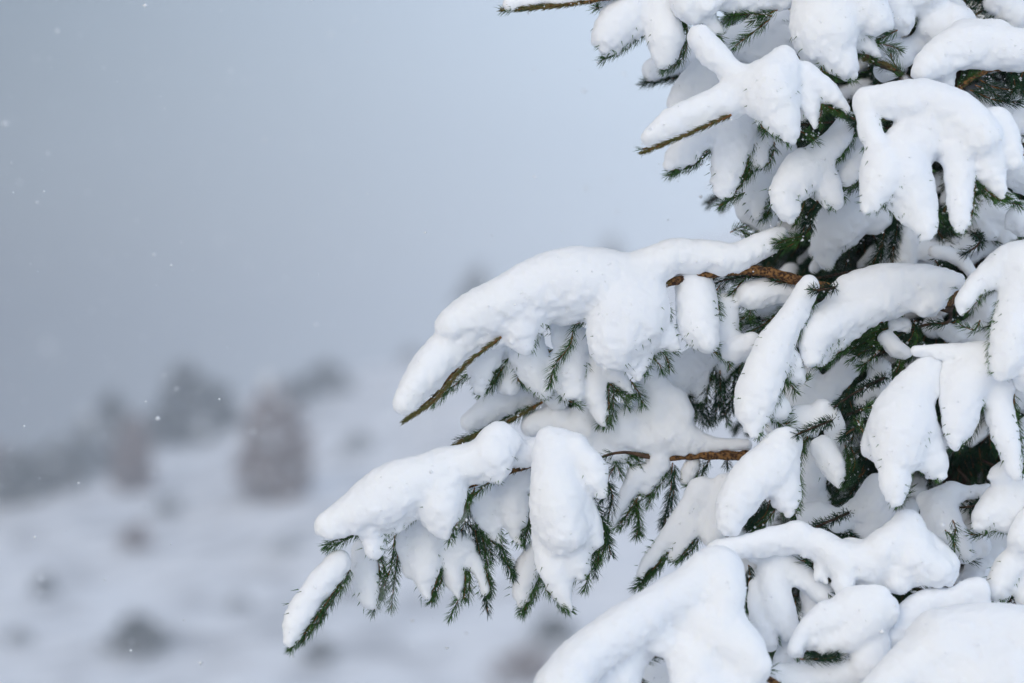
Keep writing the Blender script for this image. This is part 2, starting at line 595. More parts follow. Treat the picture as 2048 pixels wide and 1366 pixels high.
def finger_perp(p):
    d = np.gradient(p[:, :2], axis=0) if len(p) > 1 else np.array([[0, 1.]])
    d /= np.linalg.norm(d, axis=1)[:, None] + 1e-9
    n = np.stack([-d[:, 1], d[:, 0]], 1)
    s = np.sign(n @ np.array([0.35, 1.0]) + 1e-6)
    return n * s[:, None], d


NSH = [0]


def fringe(sm, dep, Y, U, side, rng):
    """single needle tips poking out of the snow edge of a finger"""
    nrm, d = finger_perp(sm)
    V, F = [], []
    F0 = np.array([[0, 1, 3], [1, 2, 3], [2, 0, 3]])
    s = np.cumsum(np.r_[0, np.linalg.norm(np.diff(sm[:, :2], axis=0), axis=1)])
    for sd, dens, inn in ((side, 4.5, 0), (-side, 11, 0), (side, 5, 1), (-side, 12, 1)):
        for q in np.arange(s[-1] * .35, s[-1] + sm[-1, 2] * .8, dens):
            if rng.random() < .35 or math.sin(q * .05 + sm[0, 0] + sd) < (-.6 if sd == side else .1):
                continue
            qq = min(q, s[-1])
            i = min(int(np.searchsorted(s, qq)), len(s) - 1)
            over = max(q - s[-1], 0) / max(sm[-1, 2], 1)
            a = over * 1.3
            n = nrm[i] * sd * math.cos(a) + d[i] * math.sin(a)
            b = sm[i, :2] + n * (sm[i, 2] * 1.03 + 1.5 + rng.normal(0, 1.5)) * (1 - inn * (.08 + .22 * rng.random()))
            dr = n * .7 + d[i] * .7 + rng.normal(0, .22, 2)
            dr /= np.linalg.norm(dr) + 1e-9
            l = (15 - 4 * inn) * (.6 + .6 * rng.random())
            dp = dep[i] * U + rng.normal(0, 5) * U - inn * sm[i, 2] * U * (.5 + .25 * rng.random())
            p0 = P(b[0], b[1], FOC + Y + dp)
            p1 = P(b[0] + dr[0] * l, b[1] + dr[1] * l, FOC + Y + dp + rng.normal(0, 5) * U)
            ax = p1 - p0
            e = np.cross(ax, [0, 1, 0.2])
            e /= np.linalg.norm(e) + 1e-9
            w = .0007
            k0 = len(V)
            V += [p0 + e * w, p0 - e * w, p0 + np.array([0, -w, w * .6]), p1]
            F += [[k0 + v for v in f] for f in F0]
    return V, F


def add_shoot(pix, Yoff, branch, mode='g', extra=None, **kw):
    """pix (n,2 or 3): pixel path with optional depth offset in m"""
    pix = np.asarray(pix, float)
    if pix.shape[1] == 2:
        pix = np.hstack([pix, np.zeros((len(pix), 1))])
    path = np.array([P(a, b, FOC + Yoff + c) for a, b, c in pix])
    rng = np.random.default_rng(1000 + NSH[0])
    NSH[0] += 1
    V, F, m = shoot_geo(path, mode=mode, rng=rng, **kw)
    if extra and len(extra[0]):
        F = np.vstack([F, np.array(extra[1]) + len(V)])
        V = np.vstack([V, np.array(extra[0])])
        m = np.r_[m, np.ones(len(extra[1]), int)]
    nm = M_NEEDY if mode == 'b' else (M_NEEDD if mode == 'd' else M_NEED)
    return mesh_obj('shoot', V, F, [M_STEM, nm, M_SNOW], branch, midx=m)


def bough(wood, Y, fingers, shoots=(), tilt=0.45, wr=(7, 3), label=None, k=0.012, rough=1.0, h=0.0029, auto=True, root=None):
    """wood: pixel path of the branch; fingers: (path, flags); shoots: (path, mode)"""
    U = K * (FOC + Y)
    wp = parse(wood)
    wp = np.hstack([wp[:, :2], wp[:, 2:3] if wp.shape[1] > 2 else np.zeros((len(wp), 1))])
    if root is None:
        root = wp[0, 0] > 1560
    if root:
        Yw = FOC + Y + wp[0, 2] * U
        zt = P(0, wp[0, 1], Yw)[2] + .06
        wp = np.vstack([[1024 + TX / (K * TY), 683 - (zt - CAMZ) / (K * TY), (TY - FOC - Y) / U], wp])
    wp = catmull(wp, 10)
    path = np.array([P(a, b, FOC + Y + c * U) for a, b, c in wp])
    bob = np.interp(np.arange(len(path)), [0, len(path) - 1], wr) * U
    bob = bob * (1 + .12 * np.sin(np.arange(len(path)) * 1.7))
    if not label:
        bob = np.linspace(wr[0], 1.5, len(path)) * U * .8
    V, F = tube(path, bob, 10, .25)
    br = mesh_obj('branch', V, F, M_BARKF if label else M_BARK, tree)
    if label:
        br['label'] = label
    if not label and len(path) > 6:
        rng = np.random.default_rng(len(path) + int(wp[0, 0]))
        V, F, m = shoot_geo(path[len(path) // 3:], stem=.0015, rng=rng, per_m=1300)
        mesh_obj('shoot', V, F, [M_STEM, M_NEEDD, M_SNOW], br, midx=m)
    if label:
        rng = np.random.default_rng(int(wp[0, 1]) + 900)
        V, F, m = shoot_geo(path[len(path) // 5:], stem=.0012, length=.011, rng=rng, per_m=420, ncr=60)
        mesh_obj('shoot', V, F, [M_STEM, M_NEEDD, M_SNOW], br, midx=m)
    segs = []
    for gid, fi in enumerate(fingers):
        s, fl = (fi if isinstance(fi, tuple) else (fi, ''))
        p = parse(s)
        if p.shape[1] == 3:
            p = np.hstack([p, np.zeros((len(p), 1))])
        y0 = p[0, 1]
        sm = catmull(p, 13)
        dep = sm[:, 3] - tilt * np.maximum(sm[:, 1] - y0, -40)
        if 'f' in fl:
            dep = sm[:, 3]
        dep = dep + ((gid * 37 + len(s)) % 5 - 2) * 5
        if 'b' in fl:
            sm[:, :2] -= finger_perp(sm)[0] * 4
            sm[:, 2] *= .95
        c = np.array([P(a, b, FOC + Y + z * U) for (a, b), z in zip(sm[:, :2], dep)])
        r = np.maximum(sm[:, 2], 3) * U * 1.05
        if len(c) == 1:
            segs.append((c[0], c[0] + 1e-4, r[0], r[0], gid))
        for i_ in range(len(c) - 1):
            segs.append((c[i_], c[i_ + 1], r[i_], r[i_ + 1], gid))
        if auto and 'n' not in fl and len(sm) > 2:
            nrm, d = finger_perp(sm)
            if 'L' in fl:
                nrm = -nrm
            off = np.maximum(sm[:, 2] + (2.5 if ('g' in fl or 'b' in fl) else 0), 0)
            off = off * .97
            off[0] *= .6
            tw = sm[:, :2] + nrm * off[:, None]
            tw = np.vstack([tw, tw[-1] * .35 + (sm[-1, :2] + d[-1] * (sm[-1, 2] + 3)) * .65])
            n0 = int(len(tw) * (0.25 if sm[0, 2] > 25 else 0))
            dz = np.append(dep, dep[-1]) * U + np.append(sm[:, 2], sm[-1, 2]) * U * .05
            q = catmull(np.hstack([tw, dz[:, None]])[n0:][::2] if len(tw) > 6 else np.hstack([tw, dz[:, None]]), 9)
            ex = fringe(sm, dep, Y, U, -1 if 'L' in fl else 1, np.random.default_rng(NSH[0] + 77))
            add_shoot(q, Y, br, mode='b' if 'b' in fl else 'g', ncr=8, extra=ex,
                      stem=0.0018 if 'b' in fl else 0.001)
            if 'g' in fl:
                q2 = q.copy()
                q2[:, 0] += 9
                q2[:, 2] += .012
                add_shoot(q2, Y, br, mode='g', ncr=10)
    for sh in shoots:
        s, fl = (sh if isinstance(sh, tuple) else (sh, 'g'))
        q = catmull(parse(s), 9)
        mode = 'b' if 'b' in fl else ('d' if 'd' in fl else 'g')
        add_shoot(q, Y + (.05 if 'k' in fl else (-.03 if 'f' in fl else 0)), br, mode=mode,
                  ncr=30 if 's' in fl else 10, stem=0.0017 if mode == 'b' else 0.0009,
                  length=0.020 if 'l' in fl else 0.017, per_m=1900 if 'l' in fl else 1500)
    if segs:
        V, F = snow_mesh(segs, h=h, k=k, rough=rough, seed=len(segs) % 17)
        rng = np.random.default_rng(len(V))
        fn = np.cross(V[F[:, 2]] - V[F[:, 0]], V[F[:, 3]] - V[F[:, 1]])
        fn /= np.linalg.norm(fn, axis=1)[:, None] + 1e-12
        ctr = V[F].mean(1)
        clump = vnoise(ctr[:, 0], ctr[:, 1], ctr[:, 2], 0.03, 4) + .5
        pr = np.where(fn[:, 2] < .25, .026, .006) * clump
        pick = np.nonzero(rng.random(len(F)) < pr)[0]
        cs = .0007 + .0012 * rng.random((len(pick), 1, 1)) ** 2
        cV = (ctr[pick] + fn[pick] * .0004)[:, None] + OCT_V[None] * cs * (.7 + .6 * rng.random((len(pick), 6, 3)))
        cF = (np.arange(len(pick))[:, None, None] * 6 + OCT_F[None]).reshape(-1, 3) + len(V)
        V = np.vstack([V, cV.reshape(-1, 3)])
        nq = len(F) * 2
        F = np.vstack([quads_to_tris(F), cF])
        mesh_obj('snow_load', V, F, [M_SNOW, M_GRAIN], br, midx=np.r_[np.zeros(nq, int), np.ones(len(cF), int)])
    return br


#@@BOUGHS
# --- long middle bough reaching left
bough('1900 600 60, 1780 590 40, 1660 577 15, 1600 562 0, 1530 543 0, 1470 541 0, 1415 548 0, 1330 567 5, 1240 590 10, 1120 610 5, 1000 665 5, 930 720 0, 870 790 0, 812 838 0',
      0.0, [
          ('1562 470 17, 1530 487 24, 1470 515 28, 1400 512 34, 1345 514 40, 1270 545 42, 1190 560 58, 1110 566 66, 1020 600 52, 950 628 42, 908 650 34', 'n'),
          ('1005 626 46, 946 666 40, 887 711 36, 842 765 32, 814 808 22', 'bn'),
          ('1065 590 62, 1042 645 46, 1050 686 20', ''),
          ('1150 590 50, 1140 612 34', 'n'), ('1010 625 50, 985 660 34', 'n'),
          ('1125 600 50, 1130 620 30', 'n'),
          ('1215 565 62, 1255 620 78, 1232 680 58, 1235 715 28', ''),
          ('1262 680 46, 1270 722 30, 1277 752 12', ''),
          ('1295 640 48, 1328 674 28, 1354 694 11', ''),
          ('1270 580 60, 1285 620 50', 'n'), ('1180 600 48, 1150 618 26', 'n'),
      ],
      [('1002 674 -.04, 934 727 -.06, 872 797 -.08, 808 843 -.09', 'b'), ('1112 540 -0.02, 1140 530 -0.045, 1160 528 -.04', 'g'), ('1120 640, 1095 622, 1080 625', 'g'),
       ('1300 690, 1330 710, 1340 740', 'gs'), ('1290 700, 1320 730, 1325 745', 'gs'),
       ('1320 580, 1332 568', 'b'), ('1180 640, 1150 650, 1140 690, 1110 730, 1100 770', 'gl')],
      tilt=.35, wr=(15, 1.6), label='orange brown bough with scaly bark reaching far to the left')
bough('1600 562, 1520 552, 1450 560, 1400 580', 0.03, [
    ('1385 535 34, 1388 590 42, 1398 640 40, 1415 680 26, 1418 694 14', ''),
    ('1450 610 25, 1448 660 30, 1455 690 16', 'f'),
    ('1500 590 26, 1545 580 22, 1590 585 14', 'fn'),
    ('1470 700 30, 1500 690 24', 'fn')],
      [('1600 575, 1540 590, 1480 600, 1440 625, 1415 600, 1410 560', 'gl'), ('1500 545, 1470 580, 1440 610', 'gl'),
       ('1440 570, 1425 600, 1440 640, 1460 640', 'gl'), ('1500 600, 1500 620, 1500 640', 'gl'),
       ('1590 600, 1540 640, 1500 665', 'gk'), ('1420 700, 1455 720, 1460 740', 'gs')], wr=(6, 3))
# fingers hanging under the middle bough
bough('1240 600, 1150 640, 1080 650, 1020 680', 0.05, [
    ('980 695 36, 963 738 28, 958 776 13', 'g'),
    ('1050 680 40, 1062 725 38, 1086 776 16', 'g'),
    ('1115 650 18, 1117 680 17, 1118 694 10', ''), ('1075 720 36 50, 1105 760 34 50, 1115 800 20 50', 'nf'), ('1170 720 34 50, 1165 770 30 50', 'nf'), ('1020 730 30 40, 1015 770 24 40', 'nf'),
    ('1150 680 28, 1137 730 36, 1148 780 24, 1158 803 9', ''),
    ('1188 735 24, 1190 785 26, 1200 825 16, 1206 847 7', 'g'),
    ('1222 738 24, 1250 768 17, 1262 785 9', 'g')],
      [('1020 710, 990 760, 958 788', 'gl'), ('1130 690, 1105 750, 1090 790', 'gl'),
       ('1215 770, 1210 820, 1198 850', 'gl'), ('1260 760, 1280 790, 1285 810', 'gls'),
       ('1230 780, 1250 800, 1255 815', 'gls')], wr=(4, 3), tilt=.2)
bough('1240 700, 1150 760, 1080 800, 1020 832, 960 862, 915 882', 0.12, [
    ('1062 783 20, 1030 794 25, 985 818 28, 938 850 22', 'bn'),
    ('1010 760 22, 1012 795 22, 1018 815 10', ''),
    ('1045 770 20, 1058 800 14', ''),
    ('1108 790 24, 1118 830 20, 1130 852 8', 'g')],
      [('1085 804 -.03, 1030 836 -.04, 960 868 -.05, 912 888 -.05', 'b'), ('1075 810 -.02, 1020 842 -.03, 935 880 -.04', 'g'),
       ('948 738 -.05, 905 774 -.05, 866 808 -.05', 'gl'), ('1140 800, 1140 830, 1125 860', 'gl')], wr=(4, 3), tilt=.2)

# --- lower-left bough
bough('1500 914 190, 1400 911 185, 1310 912 200, 1200 905 200, 1080 925 70, 960 965 0, 850 1000 0, 760 1030 0, 700 1070 0', -0.05, [
    ('1010 890 32, 960 920 38, 900 942 40, 850 958 46, 800 980 56, 755 1006 52, 704 1028 40, 655 1050 30', 'n'),
    ('676 1124 24, 632 1182 29, 598 1236 27, 581 1280 13', 'g'),
    ('770 1000 50, 748 1050 32, 745 1096 18', ''), ('800 990 48, 785 1040 30, 796 1054 14', ''),
    ('880 945 44, 884 1000 50, 884 1040 36, 891 1074 13', ''),
    ('900 930 36, 950 925 34', 'n'),
    ('985 885 30, 985 916 38, 998 945 18', ''), ('1000 868 22, 1030 885 17', 'n'),
    ('1000 895 28 20, 1045 905 26 30, 1090 900 30 30', 'n')],
      [('722 1052, 685 1072, 650 1094', 'gl'), ('728 1056, 690 1080, 655 1098', 'gl'),
       ('830 1000, 810 1020, 790 1032', 'gk'), ('700 1138, 655 1205, 615 1260, 578 1302', 'gl'),
       ('990 955, 960 980, 945 995', 'g'), ('945 985, 925 1030, 915 1050', 'b'),
       ('950 975, 930 1020, 920 1045', 'g')], tilt=.3, wr=(9, 3),
      label='lower bough drooping to the left with green hanging shoots')
bough('1080 930, 980 980, 860 1010, 720 1070', 0.02, [
    ('726 1100 24, 730 1150 28, 738 1200 17', 'g'), ('812 1040 18, 818 1100 17, 826 1150 8', 'n'), ('960 1000 30, 975 1040 24, 1000 1085 10', 'f'),
    ('862 1030 38, 850 1090 33, 848 1140 28, 853 1188 12', 'g'), ('870 1080 26, 880 1100 14', 'n'),
    ('810 1030 14, 815 1100 16, 822 1140 6', 'n'),
    ('903 1066 20, 930 1098 25, 951 1128 11', ''), ('965 980 20, 985 1010 16', 'n'),
    ('900 1115 20, 908 1160 21, 917 1200 9', 'g'), ('1040 930 22, 1048 965 18', 'n'),
    ('1028 970 22, 1024 1002 32, 1026 1045 22, 1033 1080 8', 'g'),
    ('955 1130 14, 970 1180 12', '')],
      [('790 1070, 780 1140, 745 1225', 'gl'), ('800 1080, 790 1150, 782 1218', 'gl'),
       ('895 1105, 880 1150, 862 1205', 'gl'), ('900 1110, 905 1130, 915 1150', 'gl'),
       ('935 1130, 920 1190, 900 1235', 'gl'), ('950 1060, 960 1110, 970 1170, 975 1225', 'dl'),
       ('960 1050, 975 1130, 980 1190', 'gl'), ('985 1010, 1000 1080, 1025 1150', 'gl'),
       ('975 1020, 1000 1100, 1028 1155', 'dl'), ('930 1040, 955 1075, 965 1100', 'dlk'),
       ('940 1050, 975 1090, 985 1120', 'dlk'), ('1060 1000, 1060 1040, 1048 1085', 'gl'),
       ('945 1000, 935 1030, 920 1070', 'dl'), ('965 1010, 955 1060, 950 1090', 'dlk')], wr=(4, 3), tilt=.15)
bough('1300 915, 1240 905, 1180 930, 1140 1000', -0.08, [
    ('1108 905 44, 1111 960 48, 1118 1020 54, 1130 1058 48', 'n'),
    ('1140 1010 44, 1166 1048 32, 1190 1082 13', ''),
    ('1135 1060 42, 1142 1095 33, 1154 1132 22, 1160 1152 9', ''),
    ('1106 1060 38, 1102 1100 32, 1110 1145 27, 1127 1190 17, 1136 1214 7', 'g'),
    ('1155 900 26, 1186 940 27, 1203 984 10', ''), ('1100 880 32, 1150 890 30', 'n'), ('1150 930 24, 1160 960 22', 'n')],
      [('1160 975, 1190 1020, 1215 1080', 'dl'), ('1170 970, 1205 1040, 1222 1110', 'dl'),
       ('1185 1000, 1200 1060, 1195 1130', 'gl'), ('1165 1090, 1180 1130, 1168 1180', 'gl'),
       ('1150 1150, 1130 1180, 1128 1215', 'gl'), ('1210 960, 1225 990, 1215 1040', 'dl'),
       ('1200 1030, 1215 1070, 1200 1120', 'gl'), ('1175 1050, 1190 1100, 1190 1150', 'dl')], wr=(5, 3), tilt=.25)
bough('1200 960, 1120 1040, 1090 1100', 0.03, [
    ('1068 1100 14, 1050 1145 22, 1040 1190 18, 1040 1205 10', 'g')],
      [('1090 1110, 1070 1170, 1045 1232', 'gl'), ('1080 1110, 1060 1180, 1042 1225', 'gl'),
       ('1100 1130, 1115 1180, 1125 1195', 'b')], wr=(4, 3), tilt=.1)
bough('1500 912, 1440 910, 1380 912, 1320 914, 1260 900', 0.10, [
    ('1135 862 36, 1200 866 28, 1240 868 26, 1290 880 26, 1340 866 36, 1400 885 24, 1440 890 19, 1492 890 16', 'nf'),
    ('1237 842 34, 1240 872 30', 'nf'), ('1190 900 28, 1240 905 22', 'nf'), ('1180 815 30, 1165 850 34', 'nf'), ('1070 850 30, 1110 840 34', 'nf'),
    ('1300 760 24, 1316 790 34, 1306 820 34', 'nf'), ('1350 800 24, 1362 825 26', 'nf'),
    ('1275 950 22, 1252 995 18, 1228 1048 10', 'g'),
    ('1315 925 20, 1298 960 15, 1290 985 8', 'g'),
    ('1390 925 14, 1380 945 14, 1372 962 8', 'g'),
    ('1190 850 30, 1170 880 28', 'nf')],
      [('1345 925, 1340 990, 1325 1055', 'dl'), ('1350 930, 1345 1000, 1328 1050', 'dl'),
       ('1272 1000, 1278 1040, 1272 1075', 'gl'), ('1265 990, 1275 1030, 1280 1070', 'gl'),
       ('1345 890, 1320 880, 1290 900', 'dl'), ('1225 900, 1260 930, 1290 945', 'gls'),
       ('1215 880, 1230 920, 1240 950', 'gls'), ('1240 900, 1270 915, 1285 935', 'gls'),
       ('1420 918, 1410 935', 'dl'), ('1455 915, 1455 935', 'dl'), ('1290 960, 1300 990, 1298 1010', 'gl'),
       ('1230 930, 1215 960, 1205 1000', 'dl'), ('1420 760, 1400 800, 1420 850', 'dlk'),
       ('1480 730, 1470 780, 1450 830', 'dlk'), ('1440 740, 1440 790, 1430 840', 'dlk'),
       ('1380 750, 1370 780, 1385 810', 'dlk'), ('1475 760, 1480 810, 1490 840', 'dlk')], wr=(11, 5),
      label='bare brown lower branch with bark showing under its snow', tilt=0.1)
bough('1560 640, 1470 690, 1400 720, 1330 740', 0.16, [
    ('1440 690 22, 1385 730 30, 1350 770 28, 1335 800 18', 'nf'), ('1330 730 26, 1300 770 30, 1285 815 22, 1290 840 12', 'f'),
    ('1420 700 20, 1405 760 15, 1400 800 8', 'f'), ('1475 700 20, 1450 740 18, 1440 770 9', 'f'), ('1500 650 26, 1480 680 24', 'nf')],
      [('1400 720, 1395 780, 1405 850', 'dl'), ('1415 720, 1412 790, 1420 845', 'dl'), ('1430 720, 1432 780, 1430 835', 'dl'),
       ('1450 720, 1450 770, 1445 830', 'dl'), ('1470 700, 1468 760, 1465 825', 'dl'), ('1385 740, 1378 790, 1385 835', 'dl'),
       ('1490 720, 1485 770, 1490 820', 'dl'), ('1365 740, 1360 780, 1350 810', 'dl'), ('1440 740, 1440 790, 1455 845', 'gl'),
       ('1410 740, 1400 790, 1390 840', 'gl'), ('1500 650, 1480 700, 1470 750', 'dl'), ('1460 660, 1430 690, 1400 700', 'gl')], wr=(6, 3))
bough('1640 600, 1560 620, 1500 640', 0.10, [('1590 600 20, 1545 610 22, 1510 622 16', 'nf'), ('1560 650 18, 1530 680 22, 1510 710 14', 'f')],
      [('1580 610, 1530 640, 1480 650', 'dl'), ('1560 640, 1520 680, 1490 720', 'dl'), ('1520 620, 1480 640, 1450 670', 'gl'),
       ('1550 600, 1500 605, 1460 620', 'gl'), ('1480 600, 1450 640, 1425 640', 'gl'), ('1530 650, 1500 690, 1490 740', 'gl')], wr=(5, 3))
bough('1560 960, 1450 990, 1400 1000, 1340 1080', 0.06, [
    ('1385 1005 16, 1348 1062 17, 1298 1122 15, 1280 1150 9', 'g'),
    ('1388 1050 13, 1368 1080 15, 1345 1115 9', 'g'),
    ('1405 985 26, 1412 1008 22', 'nf'), ('1448 965 14, 1435 1010 17, 1425 1070 20', 'nf')],
      [('1395 1040, 1375 1080, 1358 1112', 'dl'), ('1330 1110, 1300 1150, 1270 1178', 'gl'),
       ('1320 1120, 1290 1155, 1276 1176', 'gl')], wr=(5, 3), tilt=.1)

# --- top left boughs
bough('1300 -40, 1240 -12, 1190 0, 1120 10, 1060 16, 1008 20', 0.02, [
    ('1260 -45 30, 1190 -22 20, 1120 -6 16, 1060 2 13, 1020 8 11', 'nf')],
      [('1190 0, 1120 11, 1060 17, 1006 20', 'b'), ('1190 -3, 1120 8, 1060 14, 1008 17', 'b'),
       ('1030 17, 1015 19, 1003 22', 'g')], wr=(6, 3), label='bare reddish twig running along the top edge')
bough('1420 -60, 1330 -40, 1280 0', 0.05, [
    ('1270 -10 26, 1225 -2 16, 1205 6 9', 'f'),
    ('1285 0 34, 1250 35 42, 1220 72 34, 1212 96 16', 'g'),
    ('1325 -20 36, 1322 30 34, 1330 80 36, 1330 115 24, 1328 128 12', 'g')],
      [('1256 2, 1225 12, 1190 16', 'gls'), ('1290 48, 1250 90, 1203 122', 'gl'), ('1375 45, 1350 100, 1326 142', 'gl')],
      wr=(6, 3), tilt=.2)
bough('1480 60, 1420 130, 1385 148', 0.22, [
    ('1392 115 26, 1350 125 25, 1308 142 22', 'nf'), ('1470 110 40, 1440 130 38', 'nf')],
      [('1395 148, 1340 156, 1285 168', 'dl'), ('1385 151, 1340 158, 1290 165', 'dl')], wr=(4, 3))
bough('1620 -80, 1500 -20, 1440 0', 0.0, [
    ('1390 -20 44, 1385 5 38', 'n'), ('1440 -30 40, 1415 10 18', 'n'),
    ('1560 -20 40, 1500 -5 32, 1455 5 22', 'nf'), ('1410 30 16, 1430 55 16, 1442 66 8', 'f')],
      [('1545 32, 1500 28, 1455 32', 'gl'), ('1540 38, 1505 65, 1470 92', 'gl'), ('1555 20, 1530 30, 1500 45', 'gl'),
       ('1480 20, 1465 35, 1452 45', 'gl'), ('1378 35, 1390 20', 'g')], wr=(6, 3))
bough('1600 40, 1540 60, 1480 90', 0.14, [
    ('1545 50 38, 1500 80 34, 1460 80 26', 'nf'), ('1570 80 30, 1540 100 30, 1510 95 28', 'nf')],
      [], wr=(4, 3))
# star shaped pad
bough('1720 240 60, 1640 210 30, 1540 200 10, 1460 225 0, 1370 262 0, 1288 298 0', -0.06, [
    ('1402 76 28, 1430 108 30, 1468 148 30, 1515 180 48', 'n'),
    ('1530 185 54, 1478 194 44, 1405 230 34, 1345 253 30, 1302 279 22', 'bn'),
    ('1570 118 25, 1560 145 44, 1540 180 58, 1558 225 42, 1578 262 24, 1586 282 10', ''),
    ('1608 148 26, 1616 185 30, 1624 226 19, 1630 250 10', ''),
    ('1610 160 34, 1655 185 27, 1692 218 12', '')],
      [('1462 230 -.04, 1380 266 -.07, 1286 305 -.08', 'b'), ('1648 222, 1680 225, 1700 235', 'gl'), ('1600 262, 1625 275, 1632 285', 'gls'), ('1290 296, 1284 300', 'g')], tilt=.35, wr=(6, 1.6), k=.007,
      label='bough tip pointing left from the star shaped snow pad')
bough('1600 250, 1500 250, 1440 258', 0.03, [
    ('1432 252 26, 1392 282 28, 1355 315 24, 1342 330 14', 'g'),
    ('1480 240 40, 1462 300 38, 1452 350 30, 1448 388 9', 'g'),
    ('1530 280 14, 1515 320 14', 'g')],
      [('1438 265, 1400 305, 1336 352', 'gl'), ('1535 250, 1520 300, 1500 352', 'gl'), ('1490 385, 1460 400, 1438 412', 'gls'),
       ('1515 260, 1500 310, 1490 345', 'gl')], wr=(4, 3), tilt=.2)
bough('1560 260, 1540 330', 0.14, [
    ('1420 140 34, 1385 180 32, 1358 212 24', 'nf'), ('1465 190 30, 1420 200 30', 'nf'),
    ('1525 330 22, 1512 390 24, 1515 430 12', 'g'), ('1560 300 28, 1545 340 22', 'nf'),
    ('1495 420 20, 1530 440 20', 'nf'), ('1480 380 22, 1490 420 14', 'nf')],
      [('1480 460, 1500 470, 1520 465', 'gls'), ('1460 465, 1480 455, 1500 450', 'gl'), ('1540 440, 1520 470, 1500 480', 'gls')], wr=(4, 3))
# big top plate
bough('1830 170 50, 1790 140 20, 1740 118 0, 1700 60 0, 1640 -10 0', -0.02, [
    ('1650 -30 64, 1650 20 66, 1652 62 64, 1664 98 46, 1692 132 27, 1708 150 11', ''),
    ('1715 0 56, 1745 38 36, 1774 48 11', ''),
    ('1706 66 34, 1738 95 20, 1758 112 10', ''),
    ('1622 70 36, 1632 100 30', 'n')],
      [('1795 60, 1765 75, 1738 85', 'gl'), ('1740 85, 1780 92, 1800 100', 'gl'), ('1790 140, 1770 128, 1730 118', 'b'),
       ('1810 155, 1790 130, 1780 105', 'gl')], wr=(11, 5), tilt=.3)
bough('1990 -60, 1900 -20, 1850 20', 0.06, [
    ('1830 -30 60, 1790 0 50, 1800 40 30, 1812 60 12', 'n'), ('1850 0 34, 1880 15 20, 1884 30 9', ''),
    ('1770 90 30, 1800 100 22, 1830 90 20', 'nf'), ('1770 140 22, 1800 115 22', 'nf'), ('1900 60 50, 1860 60 26', 'nf')],
      [('1860 -5, 1875 15, 1882 50', 'gl'), ('1845 25, 1820 45, 1812 55', 'gl')], wr=(7, 3))
bough('1920 20 40, 1935 -10 30, 1930 30 30, 1925 60 40', 0.12, [
    ('1905 20 30, 1880 60 30', 'nf'), ('2000 0 40, 2030 30 30', 'nf')],
      [('1930 40, 1960 25, 1990 10', 'dl'), ('1940 50, 1970 45, 1998 35', 'dl'), ('1935 20, 1955 10, 1970 -10', 'dl'),
       ('1990 0, 1985 -10, 1975 -20', 'dl'), ('1945 55, 1975 60, 2000 50', 'dl')], wr=(5, 4))
# right top thick snow over arching brown branch
bough('2120 125 0, 2048 132 0, 1985 138 0, 1945 155 0, 1912 182 0', -0.08, [
    ('2110 95 45, 2040 98 38, 1970 92 42, 1925 98 44, 1878 120 40, 1850 142 28, 1852 158 12', 'n'),
    ('1990 70 30, 1930 70 28', 'n'), ('1880 140 34, 1895 165 18', 'n')],
      [('1915 180, 1930 160, 1950 145', 'gl'), ('2048 140, 2040 165, 2050 190', 'dl'), ('2020 140, 2030 170, 2020 190', 'dl'),
       ('1960 160, 1990 175, 2030 180', 'dl'), ('1940 180, 1990 200, 2040 205', 'dl'), ('1950 170, 1985 185, 2010 200', 'dl')], wr=(9, 6),
      label='arching orange brown branch near the upper right edge')
# upper right hand shaped plate
bough('1900 260 60, 1820 240 40, 1760 260 30, 1700 235 0', -0.14, [
    ('1732 200 19, 1738 250 17, 1756 300 24, 1765 345 44, 1750 385 30, 1737 412 14', ''),
    ('1735 198 18, 1790 200 32, 1850 205 40, 1910 226 44, 1960 272 42', 'n'),
    ('1850 250 54, 1915 270 56, 1962 300 46, 1978 345 33, 1994 376 19, 2002 394 8', ''),
    ('1850 270 50, 1812 310 52, 1800 350 60, 1828 398 46, 1848 440 27, 1852 467 10', ''),
    ('1905 280 46, 1918 335 32, 1921 395 29, 1921 436 20, 1919 455 9', ''),
    ('1990 250 32, 2012 285 28, 2028 325 16', 'n')],
      [('1740 410, 1760 400, 1765 395', 'g'), ('1955 375, 1980 395, 2010 400', 'gl'), ('2000 385, 2025 400, 2045 415', 'gl')],
      tilt=.35, wr=(7, 4), k=.007)
bough('1740 230, 1700 260, 1650 300', -0.01, [
    ('1695 245 20, 1670 285 26, 1630 320 30, 1600 345 42, 1568 385 34, 1575 420 26, 1580 438 12', ''),
    ('1630 340 34, 1655 375 30, 1675 405 16', '')],
      [('1710 260, 1690 300, 1670 320', 'g'), ('1690 300, 1665 330, 1655 350', 'g'), ('1610 400, 1600 430, 1590 450', 'g'),
       ('1640 400, 1625 420, 1620 460', 'dl'), ('1635 400, 1615 430, 1605 470', 'dl'), ('1660 360, 1680 380, 1690 400', 'g'),
       ('1600 480, 1560 485, 1520 500', 'gl'), ('1610 470, 1570 480, 1540 490', 'gl'), ('1620 455, 1600 480, 1560 500', 'gl')],
      wr=(6, 3), tilt=.25)
bough('1780 280, 1730 310', 0.04, [('1715 295 20, 1700 335 24, 1690 360 14', 'g')],
      [('1735 310, 1715 350, 1695 375', 'gl'), ('1740 320, 1725 360, 1700 380', 'dl')], wr=(4, 3))
